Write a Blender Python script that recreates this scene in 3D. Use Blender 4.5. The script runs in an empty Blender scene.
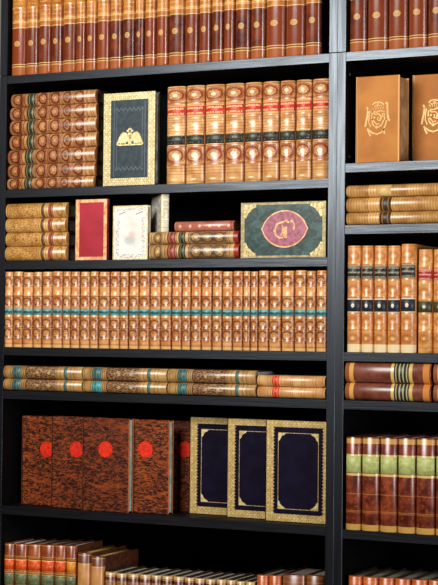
import bpy, math, random
random.seed(7)
sc = bpy.context.scene
col = sc.collection
CM = 0.01

# ------------------------------------------------------------------ camera
CAM = (202.556, -306.85, 145.81)            # centimetres
YAW, PIT, ROL, FPX = math.radians(26.0695), math.radians(1.4174), math.radians(0.5752), 1664.25


def _axes():
    cy, sy = math.cos(YAW), math.sin(YAW)
    f = (-sy * math.cos(PIT), cy * math.cos(PIT), math.sin(PIT))
    r = (cy, sy, 0.0)
    u = (r[1] * f[2] - r[2] * f[1], r[2] * f[0] - r[0] * f[2], r[0] * f[1] - r[1] * f[0])
    c, s = math.cos(ROL), math.sin(ROL)
    R = tuple(c * a + s * b for a, b in zip(r, u))
    U = tuple(-s * a + c * b for a, b in zip(r, u))
    return R, U, f


AR, AU, AF = _axes()


def at(px, py, Y=1.0):
    """X and Z (cm) of the point seen at px, py that lies Y cm behind the shelf fronts."""
    a, b = (px - 219) / FPX, (292.5 - py) / FPX
    d = [AF[i] + a * AR[i] + b * AU[i] for i in range(3)]
    t = (Y - CAM[1]) / d[1]
    return CAM[0] + t * d[0], CAM[2] + t * d[2]


cam_data = bpy.data.cameras.new('camera')
cam = bpy.data.objects.new('camera', cam_data)
col.objects.link(cam)
from mathutils import Matrix, Vector
M = Matrix(((AR[0], AU[0], -AF[0], CAM[0] * CM), (AR[1], AU[1], -AF[1], CAM[1] * CM),
            (AR[2], AU[2], -AF[2], CAM[2] * CM), (0, 0, 0, 1)))
cam.matrix_world = M
cam_data.sensor_fit = 'AUTO'
cam_data.sensor_width = 36.0
cam_data.lens = FPX / 585.0 * 36.0
cam_data.clip_start = 0.05
sc.camera = cam


# ------------------------------------------------------------------ node helpers
def lin(c):
    out = []
    for v in c[:3]:
        v = v / 255.0
        out.append(v / 12.92 if v <= 0.04045 else ((v + 0.055) / 1.055) ** 2.4)
    return tuple(out) + (1.0,)


class S:
    """a scalar in a node tree, with arithmetic"""
    def __init__(s, g, k): s.g, s.k = g, k
    def _m(s, op, o=None, c=None): return s.g.math(op, s, o, c)
    def __add__(s, o): return s._m('ADD', o)
    __radd__ = __add__
    def __sub__(s, o): return s._m('SUBTRACT', o)
    def __rsub__(s, o): return s.g.math('SUBTRACT', o, s)
    def __mul__(s, o): return s._m('MULTIPLY', o)
    __rmul__ = __mul__
    def __truediv__(s, o): return s._m('DIVIDE', o)
    def __abs__(s): return s._m('ABSOLUTE')
    def gt(s, o): return s._m('GREATER_THAN', o)
    def lt(s, o): return s._m('LESS_THAN', o)
    def max(s, o): return s._m('MAXIMUM', o)
    def min(s, o): return s._m('MINIMUM', o)
    def frac(s): return s._m('FRACT')
    def sqrt(s): return s._m('SQRT')
    def sin(s): return s._m('SINE')


class G:
    def __init__(g, name):
        g.m = bpy.data.materials.new(name)
        g.m.use_nodes = True
        g.t = g.m.node_tree
        g.n = g.t.nodes
        g.b = g.n['Principled BSDF']
        uv = g.n.new('ShaderNodeUVMap')
        sep = g.n.new('ShaderNodeSeparateXYZ')
        g.t.links.new(uv.outputs[0], sep.inputs[0])
        g.uv = uv.outputs[0]
        g.U, g.V = S(g, sep.outputs[0]), S(g, sep.outputs[1])
        oi = g.n.new('ShaderNodeObjectInfo')
        g.R = S(g, oi.outputs['Random'])
        g._P = None

    def P(g):
        if g._P is None:
            tc = g.n.new('ShaderNodeTexCoord')
            v = g.n.new('ShaderNodeVectorMath'); v.operation = 'ADD'
            sep = g.n.new('ShaderNodeCombineXYZ')
            r = (g.R * 37.0).k
            for i in range(3): g.t.links.new(r, sep.inputs[i])
            g.t.links.new(tc.outputs['Object'], v.inputs[0])
            g.t.links.new(sep.outputs[0], v.inputs[1])
            g._P = v.outputs[0]
        return g._P

    def _in(g, sock, v):
        if isinstance(v, S): g.t.links.new(v.k, sock)
        elif isinstance(v, (int, float)): sock.default_value = v
        elif isinstance(v, tuple): sock.default_value = lin(v)
        else: g.t.links.new(v, sock)

    def math(g, op, a, b=None, c=None):
        n = g.n.new('ShaderNodeMath'); n.operation = op
        g._in(n.inputs[0], a)
        if b is not None: g._in(n.inputs[1], b)
        if c is not None: g._in(n.inputs[2], c)
        return S(g, n.outputs[0])

    def vec(g, x, y, z=0.0):
        n = g.n.new('ShaderNodeCombineXYZ')
        for i, v in enumerate((x, y, z)): g._in(n.inputs[i], v)
        return n.outputs[0]

    def scaled(g, vec, s3):
        n = g.n.new('ShaderNodeVectorMath'); n.operation = 'MULTIPLY'
        g.t.links.new(vec, n.inputs[0]); n.inputs[1].default_value = s3
        return n.outputs[0]

    def noise(g, scale, vec=None, detail=3.0, dist=0.0, rough=0.55):
        n = g.n.new('ShaderNodeTexNoise')
        n.inputs['Scale'].default_value = scale
        n.inputs['Detail'].default_value = detail
        n.inputs['Roughness'].default_value = rough
        n.inputs['Distortion'].default_value = dist
        g.t.links.new(vec if vec is not None else g.P(), n.inputs['Vector'])
        return S(g, n.outputs[0])

    def voro(g, scale, vec):
        n = g.n.new('ShaderNodeTexVoronoi'); n.feature = 'DISTANCE_TO_EDGE'
        n.inputs['Scale'].default_value = scale
        g.t.links.new(vec, n.inputs['Vector'])
        return S(g, n.outputs['Distance'])

    def mix(g, f, a, b):
        n = g.n.new('ShaderNodeMix'); n.data_type = 'RGBA'
        g._in(n.inputs['Factor'], f)
        g._in(n.inputs['A'], a); g._in(n.inputs['B'], b)
        return n.outputs['Result']

    def smooth(g, x, a, b):
        n = g.n.new('ShaderNodeMapRange'); n.interpolation_type = 'SMOOTHSTEP'
        g._in(n.inputs[0], x); n.inputs[1].default_value = a; n.inputs[2].default_value = b
        return S(g, n.outputs[0])

    # masks on the spine
    def band(g, a, b, x=None):
        x = g.V if x is None else x
        return x.gt(a) * x.lt(b)

    def lines(g, vs, w):
        m = None
        for v in vs:
            k = abs(g.V - v).lt(w)
            m = k if m is None else m.max(k)
        return m

    def ell(g, u0, v0, ru, rv):
        a, b = (g.U - u0) / ru, (g.V - v0) / rv
        return (a * a + b * b).sqrt()

    def ring(g, u0, v0, ru, rv, t):
        return abs(g.ell(u0, v0, ru, rv) - 1.0).lt(t)

    def disc(g, u0, v0, ru, rv):
        return g.ell(u0, v0, ru, rv).lt(1.0)

    def done(g, color, rough=0.45, spec=0.5, metal=0.0, bump=None, bstr=0.2):
        g._in(g.b.inputs['Base Color'], color)
        g._in(g.b.inputs['Roughness'], rough)
        g._in(g.b.inputs['Specular IOR Level'], spec)
        g._in(g.b.inputs['Metallic'], metal)
        if bump is not None:
            n = g.n.new('ShaderNodeBump'); n.inputs['Strength'].default_value = bstr
            n.inputs['Distance'].default_value = 0.002
            g._in(n.inputs['Height'], bump)
            g.t.links.new(n.outputs[0], g.b.inputs['Normal'])
        return g.m


def leather(g, dark, light, scale=60.0, lo=0.3, hi=0.7):
    return g.mix(g.smooth(g.noise(scale), lo, hi), dark, light)


def plain(name, dark, light, rough=0.5, scale=60.0, spec=0.5, metal=0.0, bump=False):
    g = G(name)
    n = g.noise(scale)
    return g.done(g.mix(g.smooth(n, 0.3, 0.7), dark, light), rough, spec, metal, n if bump else None)


# ------------------------------------------------------------------ materials
def wood(name, sc3, matte_shaded=False):
    g = G(name)
    v = g.scaled(g.P(), sc3)
    n = g.noise(1.0, v, 5.0, 0.6)
    n2 = g.noise(0.35, v, 2.0, 1.5)
    f = g.smooth(n * 0.6 + n2 * 0.4, 0.36, 0.62)
    c = g.mix(f, (9, 8, 10), (24, 22, 25))
    if matte_shaded:
        return g.done(g.mix(f, (5, 5, 6), (10, 9, 10)), 0.6, 0.12)  # same wood, matte and darker: interior shade put into its colour
    g.b.inputs['Specular Tint'].default_value = (0.80, 0.90, 1.0, 1)
    return g.done(c, g.math('MULTIPLY_ADD', f, -0.05, 0.37), 0.60 + 0.28 * f, 0.0, n, 0.15)


M_WH = wood('black_brown_wood_grain_across', (9, 90, 260))
M_WV = wood('black_brown_wood_grain_upright', (120, 90, 6))
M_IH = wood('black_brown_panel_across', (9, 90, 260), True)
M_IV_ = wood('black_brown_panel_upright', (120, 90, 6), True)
M_PIN = plain('pin_metal', (150, 150, 150), (190, 190, 190), 0.35, metal=0.8)
M_WALL = plain('wall_paint', (120, 114, 104), (128, 122, 112), 0.8, 8)
M_GOLD = plain('gold_tooling', (170, 128, 62), (238, 205, 130), 0.42, 220, metal=0.25)
M_PALEGOLD = plain('pale_gold', (196, 166, 96), (250, 232, 172), 0.4, 160, metal=0.2)
M_ALBGOLD = plain('album_corner_gold', (160, 136, 76), (222, 200, 134), 0.42, 200, metal=0.2)
M_PEACH = plain('peach_gold', (205, 130, 70), (250, 196, 140), 0.45, 120)
M_CRESTGOLD = plain('crest_gold', (216, 158, 78), (240, 192, 118), 0.5, 120, 0.3)
M_CRESTBRIGHT = plain('crest_bright_gold', (232, 178, 84), (250, 212, 130), 0.45, 120, 0.4)


def pages(name, a, b):
    g = G(name)
    v = g.scaled(g.P(), (1500, 40, 40))
    return g.done(g.mix(g.smooth(g.noise(1.0, v, 2.0), 0.35, 0.65), a, b), 0.75, 0.2)


M_PAGE = pages('page_edges_grey', (150, 138, 118), (205, 196, 176))
M_PAGED = pages('page_edges_dusty', (92, 84, 74), (150, 140, 124))
M_PAGEY = pages('page_edges_yellow', (170, 140, 70), (215, 185, 110))
M_PAGEW = pages('page_edges_white', (215, 208, 195), (245, 240, 230))
M_PAGEG = pages('page_edges_green', (150, 218, 172), (226, 240, 216))
M_PAGETAN = pages('page_edges_tan', (170, 126, 80), (206, 160, 110))

M_BD_BROWN = plain('board_brown', (70, 32, 16), (112, 56, 28), 0.5, 90)
M_BD_DARK = plain('board_dark', (38, 26, 20), (64, 44, 32), 0.55, 90)
M_BD_TAN = plain('board_tan', (150, 96, 48), (188, 128, 70), 0.5, 90)


def label_mat(name, base, base2, ink, rows, amt=0.42, border=True, rough=0.45, blob=False):
    """leather lettering piece: u -1..1 across, v 0..1; rows of small gilt strokes"""
    g = G(name)
    c = leather(g, base, base2, 120)
    fr = (g.V * float(rows)).frac()
    m = g.band(0.28, 0.66, fr) * g.noise(14.0, g.vec(g.U * 1.0 + g.R * 9.0, g.V * rows * 0.2), 1.0).gt(amt) * abs(g.U).lt(0.72)
    if blob:
        m = g.disc(0, 0.5, 0.17, 0.15)
    if border:
        m = m.max((abs(g.V - 0.5)).gt(0.42))
    return g.done(g.mix(m * 0.9, c, ink), rough)


GILT = (236, 196, 120)
M_LB_RED = label_mat('label_red', (178, 34, 22), (214, 52, 34), (240, 190, 130), 2)
M_LB_BLACK = label_mat('label_black', (30, 34, 28), (50, 54, 44), (186, 176, 140), 3, 0.62, False)
M_LB_BLACKN = label_mat('label_black_number', (26, 30, 36), (40, 46, 54), (230, 220, 196), 1, blob=True)
M_LB_BLACKT = label_mat('label_black_title', (24, 30, 32), (42, 48, 50), (176, 160, 124), 3, 0.45)
M_LB_OLIVE = label_mat('label_olive_number', (50, 52, 30), (72, 74, 46), (225, 210, 160), 1, blob=True, border=False)
M_LB_REDT = label_mat('label_crimson_title', (150, 30, 32), (184, 48, 48), (236, 170, 140), 3, 0.42)
M_LB_TEAL = label_mat('label_teal', (56, 128, 128), (112, 178, 172), (24, 66, 76), 1, 0.25, False)
M_LB_GREENL = label_mat('label_pale_green', (162, 172, 94), (198, 202, 124), (214, 196, 120), 5, 0.6, False)
M_LB_REDV = label_mat('label_orange_red', (214, 62, 14), (246, 92, 26), (250, 180, 90), 1, 0.6)
M_LB_ORANGE = label_mat('label_orange', (214, 112, 20), (244, 150, 40), (250, 190, 90), 1, 0.6)
M_LB_GREEND = label_mat('label_sage', (82, 96, 62), (120, 128, 84), (190, 170, 100), 2, 0.6)


def bar_label(name, a, b, ink, n, thin=0.3):
    """label of a lying book: bars run across the spine, so stripes along v"""
    g = G(name)
    c = leather(g, a, b, 120)
    m = g.band(0.5 - thin / 2, 0.5 + thin / 2, (g.V * float(n)).frac())
    return g.done(g.mix(m * 0.85, c, ink), 0.45)


M_BL_GREEN = bar_label('label_green_bars', (22, 36, 28), (44, 60, 44), (168, 150, 96), 2, 0.16)
M_BL_RED = bar_label('label_red_bars', (118, 40, 32), (146, 60, 48), (176, 110, 76), 2)
M_BL_BRIGHT = bar_label('label_bright_red_bars', (196, 30, 20), (232, 52, 36), (240, 140, 90), 2)
M_BL_TEAL = bar_label('label_teal_bars', (36, 76, 78), (62, 110, 108), (120, 140, 116), 3, 0.2)
M_BL_TEALV = bar_label('label_vivid_teal_bars', (32, 116, 122), (62, 158, 158), (120, 170, 150), 3, 0.22)
M_BL_BLACK = bar_label('label_black_bars', (24, 24, 20), (46, 50, 38), (196, 186, 130), 4, 0.36)
M_BL_DARK = bar_label('label_dark_bars', (54, 36, 24), (80, 56, 36), (160, 120, 60), 2, 0.2)


# spines ------------------------------------------------------------
def sp_row_one():
    g = G('spine_polished_calf')
    tan = g.mix(g.smooth(g.noise(40), 0.3, 0.7), (158, 88, 32), (204, 134, 62))
    br = g.mix(g.R, (136, 60, 26), (64, 26, 24))
    br = g.mix(g.smooth(g.noise(50), 0.3, 0.75), br, (132, 58, 26))
    top = g.V.gt(0.355)
    c = g.mix(top, br, tan)
    c = g.mix(g.V.lt(0.066), c, (164, 88, 42))
    txt = g.band(0.3, 0.62, (g.V * 33.0).frac()) * g.noise(9.0, g.vec(g.U, g.V * 8.0, g.R * 20.0), 1.0).gt(0.5) * abs(g.U).lt(0.7) * g.V.gt(0.40)
    c = g.mix(txt * 0.55, c, (236, 184, 104))
    c = g.mix(g.lines([0.066, 0.082, 0.352, 0.39, 0.4], 0.003) * 0.8, c, GILT)
    e = g.ell(0, 0.235, 0.27, 0.021)
    med = e.lt(1.0) * (g.noise(30.0, g.vec(g.U * 1.0, g.V * 12.0)).gt(0.42)).max(abs(e - 0.85).lt(0.16))
    c = g.mix(med * 0.65, c, (226, 180, 104))
    return g.done(c, 0.21, 1.0)


def tooled(name, dark, light, orn, ovals=(), lines=(), lw=0.004, bands=(), fill=None, rough=0.32, extra=None, ru=0.62, dots=(), tint=0.6, edge_shade=0.0):
    """calf spine with oval gilt/brown ornaments (v, rv) and tooled lines"""
    g = G(name)
    c = leather(g, dark, light, 45)
    c = g.mix(g.R * 0.35, c, dark)
    for (v0, v1, cc) in bands:
        c = g.mix(g.band(v0, v1), c, cc)
    m = None
    for (v0, rv) in ovals:
        k = g.ring(0, v0, ru, rv, 0.16).max(g.ring(0, v0, ru * 1.4, rv * 1.3, 0.07) * 0.6).max(abs(g.V - v0).gt(rv * 1.45) * abs(g.V - v0).lt(rv * 1.6) * 0.8)
        m = k if m is None else m.max(k)
        vz = g.voro(5.0, g.vec(g.U * 1.1, g.V * (0.55 / rv), g.R * 7.0))
        c = g.mix(vz.lt(0.09) * g.ell(0, v0, ru * 1.4, rv * 1.4).lt(1.0) * tint * 0.8, c, orn)
        if fill is not None:
            c = g.mix(g.smooth(g.ell(0, v0, ru * 0.40, rv * 0.5), 1.0, 0.4) * 0.75, c, fill)
    if m is not None:
        c = g.mix(m * tint, c, orn)
    if lines:
        c = g.mix(g.lines(lines, lw) * 0.55, c, orn)
    for (v0, rv, cc) in dots:
        c = g.mix(g.smooth(g.ell(0, v0, 0.3, rv), 1.0, 0.5) * 0.85, c, cc)
    if extra:
        c = extra(g, c)
    if edge_shade:                                                 # dark edge strips paint in the shade between spines
        c = g.mix(abs(g.U).gt(0.86) * edge_shade, c, orn)
    return g.done(c, rough, 0.85)


def fili(scale, su, sv, v0, v1, color, thr=0.06, amt=0.7):
    def f(g, c):
        d = g.voro(scale, g.vec(g.U * su, g.V * sv, g.R * 11.0))
        return g.mix(d.lt(thr) * g.band(v0, v1) * abs(g.U).lt(0.85) * amt, c, color)
    return f


SP_ONE = sp_row_one()
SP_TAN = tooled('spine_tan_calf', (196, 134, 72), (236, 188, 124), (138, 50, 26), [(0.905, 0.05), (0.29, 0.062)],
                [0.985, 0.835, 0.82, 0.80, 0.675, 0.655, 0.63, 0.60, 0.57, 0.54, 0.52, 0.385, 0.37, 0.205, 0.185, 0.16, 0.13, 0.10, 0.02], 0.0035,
                fill=(255, 236, 196), dots=[(0.045, 0.011, (255, 236, 196)), (0.60, 0.009, (255, 232, 190))], ru=0.62, tint=0.9, edge_shade=0.6)
SP_STACK = tooled('spine_stacked_calf', (164, 106, 58), (218, 164, 104), (104, 34, 22),
                  [(0.085, 0.05), (0.385, 0.045), (0.53, 0.045), (0.67, 0.038), (0.815, 0.045)],
                  [0.165, 0.3, 0.46, 0.6, 0.745, 0.9, 0.945, 0.97], 0.006,
                  fill=(214, 150, 96), tint=1.0, ru=0.6, dots=[(0.67, 0.03, (58, 22, 22))], bands=[(0.11, 0.125, (110, 60, 32)), (0.335, 0.345, (236, 190, 130)), (0.45, 0.46, (236, 190, 130)), (0.595, 0.605, (236, 190, 130)), (0.74, 0.75, (236, 190, 130)), (0.87, 0.885, (226, 178, 120))])
SP_GOLDEN = tooled('spine_golden_calf', (186, 130, 64), (228, 178, 102), (112, 62, 22), [(0.9, 0.04)],
                   [0.03, 0.565, 0.68, 0.82, 0.975], 0.006, extra=fili(6.0, 0.7, 3.2, 0.05, 0.54, (120, 66, 24), 0.07, 0.75), tint=0.7)
SP_CREAM = tooled('spine_cream_filigree', (168, 122, 70), (228, 186, 124), (70, 42, 26), [(0.10, 0.035), (0.53, 0.055), (0.66, 0.055), (0.79, 0.055)],
                  [0.025, 0.18, 0.31, 0.45, 0.595, 0.725, 0.86, 0.9], 0.006, fill=(236, 206, 150), tint=0.8, ru=0.6,
                  bands=[(0.945, 1.01, (150, 44, 30))], extra=fili(9.0, 0.8, 4.0, 0.46, 0.86, (72, 40, 26), 0.06, 0.7))
SP_PINK = tooled('spine_rose_calf', (164, 84, 70), (204, 130, 106), (120, 48, 40), [], [0.04, 0.96], 0.008,
                 dots=[(v, 0.03, (240, 200, 160)) for v in (0.1, 0.27, 0.43, 0.6, 0.76, 0.92)])
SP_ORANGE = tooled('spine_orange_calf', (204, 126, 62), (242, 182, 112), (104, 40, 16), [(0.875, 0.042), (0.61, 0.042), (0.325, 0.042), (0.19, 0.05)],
                   [0.97, 0.935, 0.81, 0.68, 0.56, 0.40, 0.265, 0.12, 0.10, 0.05], 0.004, tint=0.85, ru=0.56, edge_shade=0.6,
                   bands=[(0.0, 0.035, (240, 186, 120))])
SP_PANEL = tooled('spine_cream_panelled', (164, 118, 62), (210, 168, 102), (84, 44, 26), [(0.44, 0.045), (0.585, 0.06)],
                  [0.02, 0.095, 0.24, 0.265, 0.69, 0.73, 0.86, 0.9], 0.006, fill=(214, 178, 120), tint=0.8,
                  bands=[(0.285, 0.665, (92, 52, 32))], extra=fili(7.0, 0.8, 3.4, 0.3, 0.66, (206, 164, 108), 0.075, 0.7), ru=0.55)
SP_BISCUIT = tooled('spine_biscuit_calf', (196, 138, 78), (238, 190, 124), (150, 76, 34), [], [0.03, 0.16, 0.2, 0.36, 0.5, 0.53, 0.66, 0.7, 0.83, 0.87, 0.97], 0.006)
SP_YELLOW = tooled('spine_yellow_calf', (170, 118, 58), (220, 168, 96), (112, 70, 30), [],
                   [0.02 + 0.028 * i for i in range(36)], 0.0035, tint=0.5, bands=[(0.22, 0.36, (222, 170, 98))])
SP_TANLAB = tooled('spine_tan_panelled', (212, 136, 66), (240, 182, 108), (172, 84, 40), [(0.905, 0.032), (0.585, 0.032), (0.285, 0.032), (0.13, 0.03)],
                   [0.985, 0.82, 0.68, 0.515, 0.36, 0.215, 0.208], 0.004, fill=(255, 226, 170), tint=0.6, ru=0.5,
                   bands=[(0.0, 0.075, (255, 230, 180))])
SP_TANRED = tooled('spine_tan_smooth', (206, 134, 62), (238, 180, 104), (170, 96, 44), [(0.91, 0.03), (0.585, 0.03), (0.30, 0.03), (0.14, 0.03)],
                   [0.985, 0.82, 0.70, 0.51, 0.38, 0.225, 0.05], 0.004, fill=(255, 226, 170), tint=0.55, ru=0.5)
SP_RUSSET = tooled('spine_russet_calf', (100, 46, 30), (140, 76, 54), (70, 26, 16), [], [], bands=[
    (0.0, 0.05, (150, 84, 44)), (0.05, 0.10, (226, 168, 82)), (0.54, 0.575, (224, 186, 104)), (0.75, 0.79, (220, 178, 92)), (0.91, 0.985, (214, 134, 58))])
SP_GREENLAB = tooled('spine_marbled_brown_calf', (80, 30, 18), (156, 70, 38), (212, 140, 70), [], [0.39, 0.195, 0.21], 0.004, bands=[
    (0.93, 0.985, (206, 150, 72)), (0.0, 0.065, (220, 170, 86)), (0.795, 0.815, (216, 190, 110)), (0.585, 0.61, (226, 184, 110))],
    extra=lambda g, c: g.mix(g.noise(180, None, 3).gt(0.62) * g.band(0.07, 0.58) * 0.6, c, (176, 84, 44)), rough=0.3)
SP_REDLAB = tooled('spine_russet_banded', (126, 54, 20), (182, 92, 40), (236, 176, 90), [], [0.985, 0.84, 0.82, 0.64, 0.63], 0.005, rough=0.3)
SP_TALL = tooled('spine_brown_buff', (200, 132, 68), (226, 164, 96), (240, 190, 110), [], [0.97, 0.85], 0.005, bands=[(0.86, 1.01, (120, 62, 34))], rough=0.35)
SP_SMALLTAN = tooled('spine_small_tan', (160, 92, 42), (222, 160, 92), (82, 36, 18), [(0.8, 0.03)], [0.975, 0.95, 0.92, 0.86, 0.7], 0.006,
                     bands=[(0.955, 1.01, (232, 190, 124)), (0.87, 0.925, (84, 42, 24))], ru=0.5)
SP_ORPLAIN = tooled('spine_orange_plain', (190, 86, 28), (226, 122, 50), (120, 46, 16), [], [0.97, 0.9, 0.85], 0.004)
SP_BROWNPL = tooled('spine_brown_plain', (104, 54, 26), (150, 84, 42), (196, 130, 70), [], [0.97, 0.9, 0.85], 0.004)
SP_IVORY = tooled('spine_ivory', (242, 228, 188), (254, 246, 218), (190, 170, 146), [(0.93, 0.03), (0.75, 0.05), (0.55, 0.06), (0.4, 0.03)], [0.3, 0.26, 0.12], 0.01, tint=0.8)


# ------------------------------------------------------------------ mesh helpers
class MB:
    def __init__(s): s.v, s.uv, s.f, s.sm = [], [], [], []

    def vert(s, p, uv=(0, 0)):
        s.v.append(p); s.uv.append(uv); return len(s.v) - 1

    def face(s, idx, smooth=False):
        s.f.append(tuple(idx)); s.sm.append(smooth)

    def grid(s, rows, smooth=True, flip=False):
        """rows: list of lists of (point, uv)"""
        ids = [[s.vert(p, uv) for p, uv in r] for r in rows]
        for a in range(len(ids) - 1):
            for b in range(len(ids[0]) - 1):
                q = (ids[a][b], ids[a][b + 1], ids[a + 1][b + 1], ids[a + 1][b])
                s.face(q[::-1] if flip else q, smooth)

    def box(s, x0, x1, y0, y1, z0, z1, c=0.0):
        """box with chamfered edges; uv runs over x and z"""
        c = min(c, (x1 - x0) * .45, (y1 - y0) * .45, (z1 - z0) * .45)
        X, Y, Z = (x0, x1), (y0, y1), (z0, z1)
        def uv(p): return ((p[0] - x0) / (x1 - x0), (p[2] - z0) / (z1 - z0))
        if c <= 0:
            i = [s.vert(p, uv(p)) for p in [(x, y, z) for z in Z for y in Y for x in X]]
            for q in ((0, 2, 3, 1), (4, 5, 7, 6), (0, 1, 5, 4), (2, 6, 7, 3), (0, 4, 6, 2), (1, 3, 7, 5)):
                s.face([i[k] for k in q])
            return
        idx = {}
        for a in (0, 1):
            for b in (0, 1):
                for d in (0, 1):
                    base = [X[a], Y[b], Z[d]]
                    sg = [1 if k == 0 else -1 for k in (a, b, d)]
                    for ax in range(3):
                        p = [base[k] + (0 if k == ax else sg[k] * c) for k in range(3)]
                        idx[(a, b, d, ax)] = s.vert(tuple(p), uv(p))
        I = lambda a, b, d, ax: idx[(a, b, d, ax)]
        def orient(q):
            ctr = Vector(((x0 + x1) / 2, (y0 + y1) / 2, (z0 + z1) / 2))
            ps = [Vector(s.v[k]) for k in q]
            n = (ps[1] - ps[0]).cross(ps[2] - ps[0])
            m = sum(ps, Vector()) / len(ps) - ctr
            s.face(q if n.dot(m) > 0 else q[::-1])
        for k in (0, 1):
            orient([I(k, 0, 0, 0), I(k, 1, 0, 0), I(k, 1, 1, 0), I(k, 0, 1, 0)])
            orient([I(0, k, 0, 1), I(1, k, 0, 1), I(1, k, 1, 1), I(0, k, 1, 1)])
            orient([I(0, 0, k, 2), I(1, 0, k, 2), I(1, 1, k, 2), I(0, 1, k, 2)])
        for p in (0, 1):
            for q in (0, 1):
                orient([I(p, q, 0, 0), I(p, q, 1, 0), I(p, q, 1, 1), I(p, q, 0, 1)])
                orient([I(p, 0, q, 0), I(p, 1, q, 0), I(p, 1, q, 2), I(p, 0, q, 2)])
                orient([I(0, p, q, 1), I(1, p, q, 1), I(1, p, q, 2), I(0, p, q, 2)])
        for a in (0, 1):
            for b in (0, 1):
                for d in (0, 1):
                    orient([I(a, b, d, 0), I(a, b, d, 1), I(a, b, d, 2)])

    def prism(s, pts, y0, y1):
        """2-D outline (x, z), counter-clockwise from the front, pushed from y0 (front) to y1"""
        ar = sum(pts[i][0] * pts[(i + 1) % len(pts)][1] - pts[(i + 1) % len(pts)][0] * pts[i][1] for i in range(len(pts)))
        if ar < 0: pts = pts[::-1]
        a = [s.vert((x, y0, z), (x * 20, z * 20)) for x, z in pts]
        b = [s.vert((x, y1, z), (x * 20, z * 20)) for x, z in pts]
        s.face(a)
        s.face(b[::-1])
        n = len(pts)
        for i in range(n):
            j = (i + 1) % n
            s.face((a[i], b[i], b[j], a[j]))

    def stroke(s, pts, w, y0, y1, closed=False):
        """a flat ribbon of width w along a polyline in x, z"""
        n = len(pts); L, R = [], []
        for i in range(n):
            p = pts[i]
            a = pts[i - 1] if (i > 0 or closed) else p
            b = pts[(i + 1) % n] if (i < n - 1 or closed) else p
            dx, dz = b[0] - a[0], b[1] - a[1]
            l = math.hypot(dx, dz) or 1
            nx, nz = -dz / l * w / 2, dx / l * w / 2
            L.append((p[0] + nx, p[1] + nz)); R.append((p[0] - nx, p[1] - nz))
        for i in range(n if closed else n - 1):
            j = (i + 1) % n
            s.prism([R[i], R[j], L[j], L[i]], y0, y1)

    def disc(s, x, z, r, y0, y1, n=12, rz=None):
        rz = rz or r
        s.prism([(x + r * math.cos(2 * math.pi * i / n), z + rz * math.sin(2 * math.pi * i / n)) for i in range(n)], y0, y1)

    def frame(s, x0, x1, z0, z1, t, y0, y1, tb=None, tt=None):
        tb = tb or t; tt = tt or t
        s.prism([(x0, z0), (x1, z0), (x1 - t, z0 + tb), (x0 + t, z0 + tb)], y0, y1)
        s.prism([(x1, z0), (x1, z1), (x1 - t, z1 - tt), (x1 - t, z0 + tb)], y0, y1)
        s.prism([(x1, z1), (x0, z1), (x0 + t, z1 - tt), (x1 - t, z1 - tt)], y0, y1)
        s.prism([(x0, z1), (x0, z0), (x0 + t, z0 + tb), (x0 + t, z1 - tt)], y0, y1)

    def build(s, name, mat, parent=None):
        me = bpy.data.meshes.new(name)
        me.from_pydata(s.v, [], s.f)
        ul = me.uv_layers.new(name='UVMap')
        for i, l in enumerate(me.loops): ul.data[i].uv = s.uv[l.vertex_index]
        me.polygons.foreach_set('use_smooth', s.sm)
        me.materials.append(mat)
        me.update()
        o = bpy.data.objects.new(name, me)
        col.objects.link(o)
        if parent is not None: o.parent = parent
        return o


def empty(name, loc, rot=(0, 0, 0), label=None, cat=None, group=None):
    o = bpy.data.objects.new(name, None)
    o.empty_display_size = 0.02
    col.objects.link(o)
    o.location = loc; o.rotation_euler = rot
    if label: o['label'] = label
    if cat: o['category'] = cat
    if group: o['group'] = group
    return o


TH = math.radians(84)


def arc(u, w, b, e=0.0):
    t = u * TH
    x = (w / 2) * math.sin(t) / math.sin(TH)
    y = -b * (math.cos(t) - math.cos(TH)) / (1 - math.cos(TH))
    return x + e * math.sin(t), y - e * math.cos(t)


def spine_mesh(w, h, b, bands=(), bh=0.0012, N=12, xf=None):
    mb = MB()
    xf = xf or (lambda p: p)
    rows = [(0.0, -0.0006), (0.004, 0.0)]
    for vb in sorted(bands):
        rows += [(vb - 0.0045 / h, 0), (vb - 0.002 / h, bh), (vb + 0.002 / h, bh), (vb + 0.0045 / h, 0)]
    rows += [(0.996, 0.0), (1.0, -0.0006)]
    us = [-1 + 2 * i / N for i in range(N + 1)]
    g = []
    for v, e in rows:
        r = []
        for u in us:
            x, y = arc(u, w, b, e * max(0.0, 1 - u * u))
            r.append((xf((x, y, v * h)), (u, v)))
        g.append(r)
    mb.grid(g, True)
    # back wall and caps
    k = 0.0025
    for v in (0, 1):
        ids = []
        for u in us:
            x, y = arc(u, w, b, -0.0006 * max(0.0, 1 - u * u))
            ids.append(mb.vert(xf((x, y, v * h)), (u, v)))
        ids.append(mb.vert(xf((w / 2, k, v * h)), (1, v)))
        ids.append(mb.vert(xf((-w / 2, k, v * h)), (-1, v)))
        mb.face(ids if v else ids[::-1])
    q = [mb.vert(xf(p), uv) for p, uv in (((-w / 2, k, 0), (-1, 0)), ((w / 2, k, 0), (1, 0)), ((w / 2, k, h), (1, 1)), ((-w / 2, k, h), (-1, 1)))]
    mb.face(q[::-1])
    for sx in (-1, 1):
        q = [mb.vert(xf(p), (sx, p[2] / h)) for p in ((sx * w / 2, 0, 0), (sx * w / 2, k, 0), (sx * w / 2, k, h), (sx * w / 2, 0, h))]
        mb.face(q if sx > 0 else q[::-1])
    return mb


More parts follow.
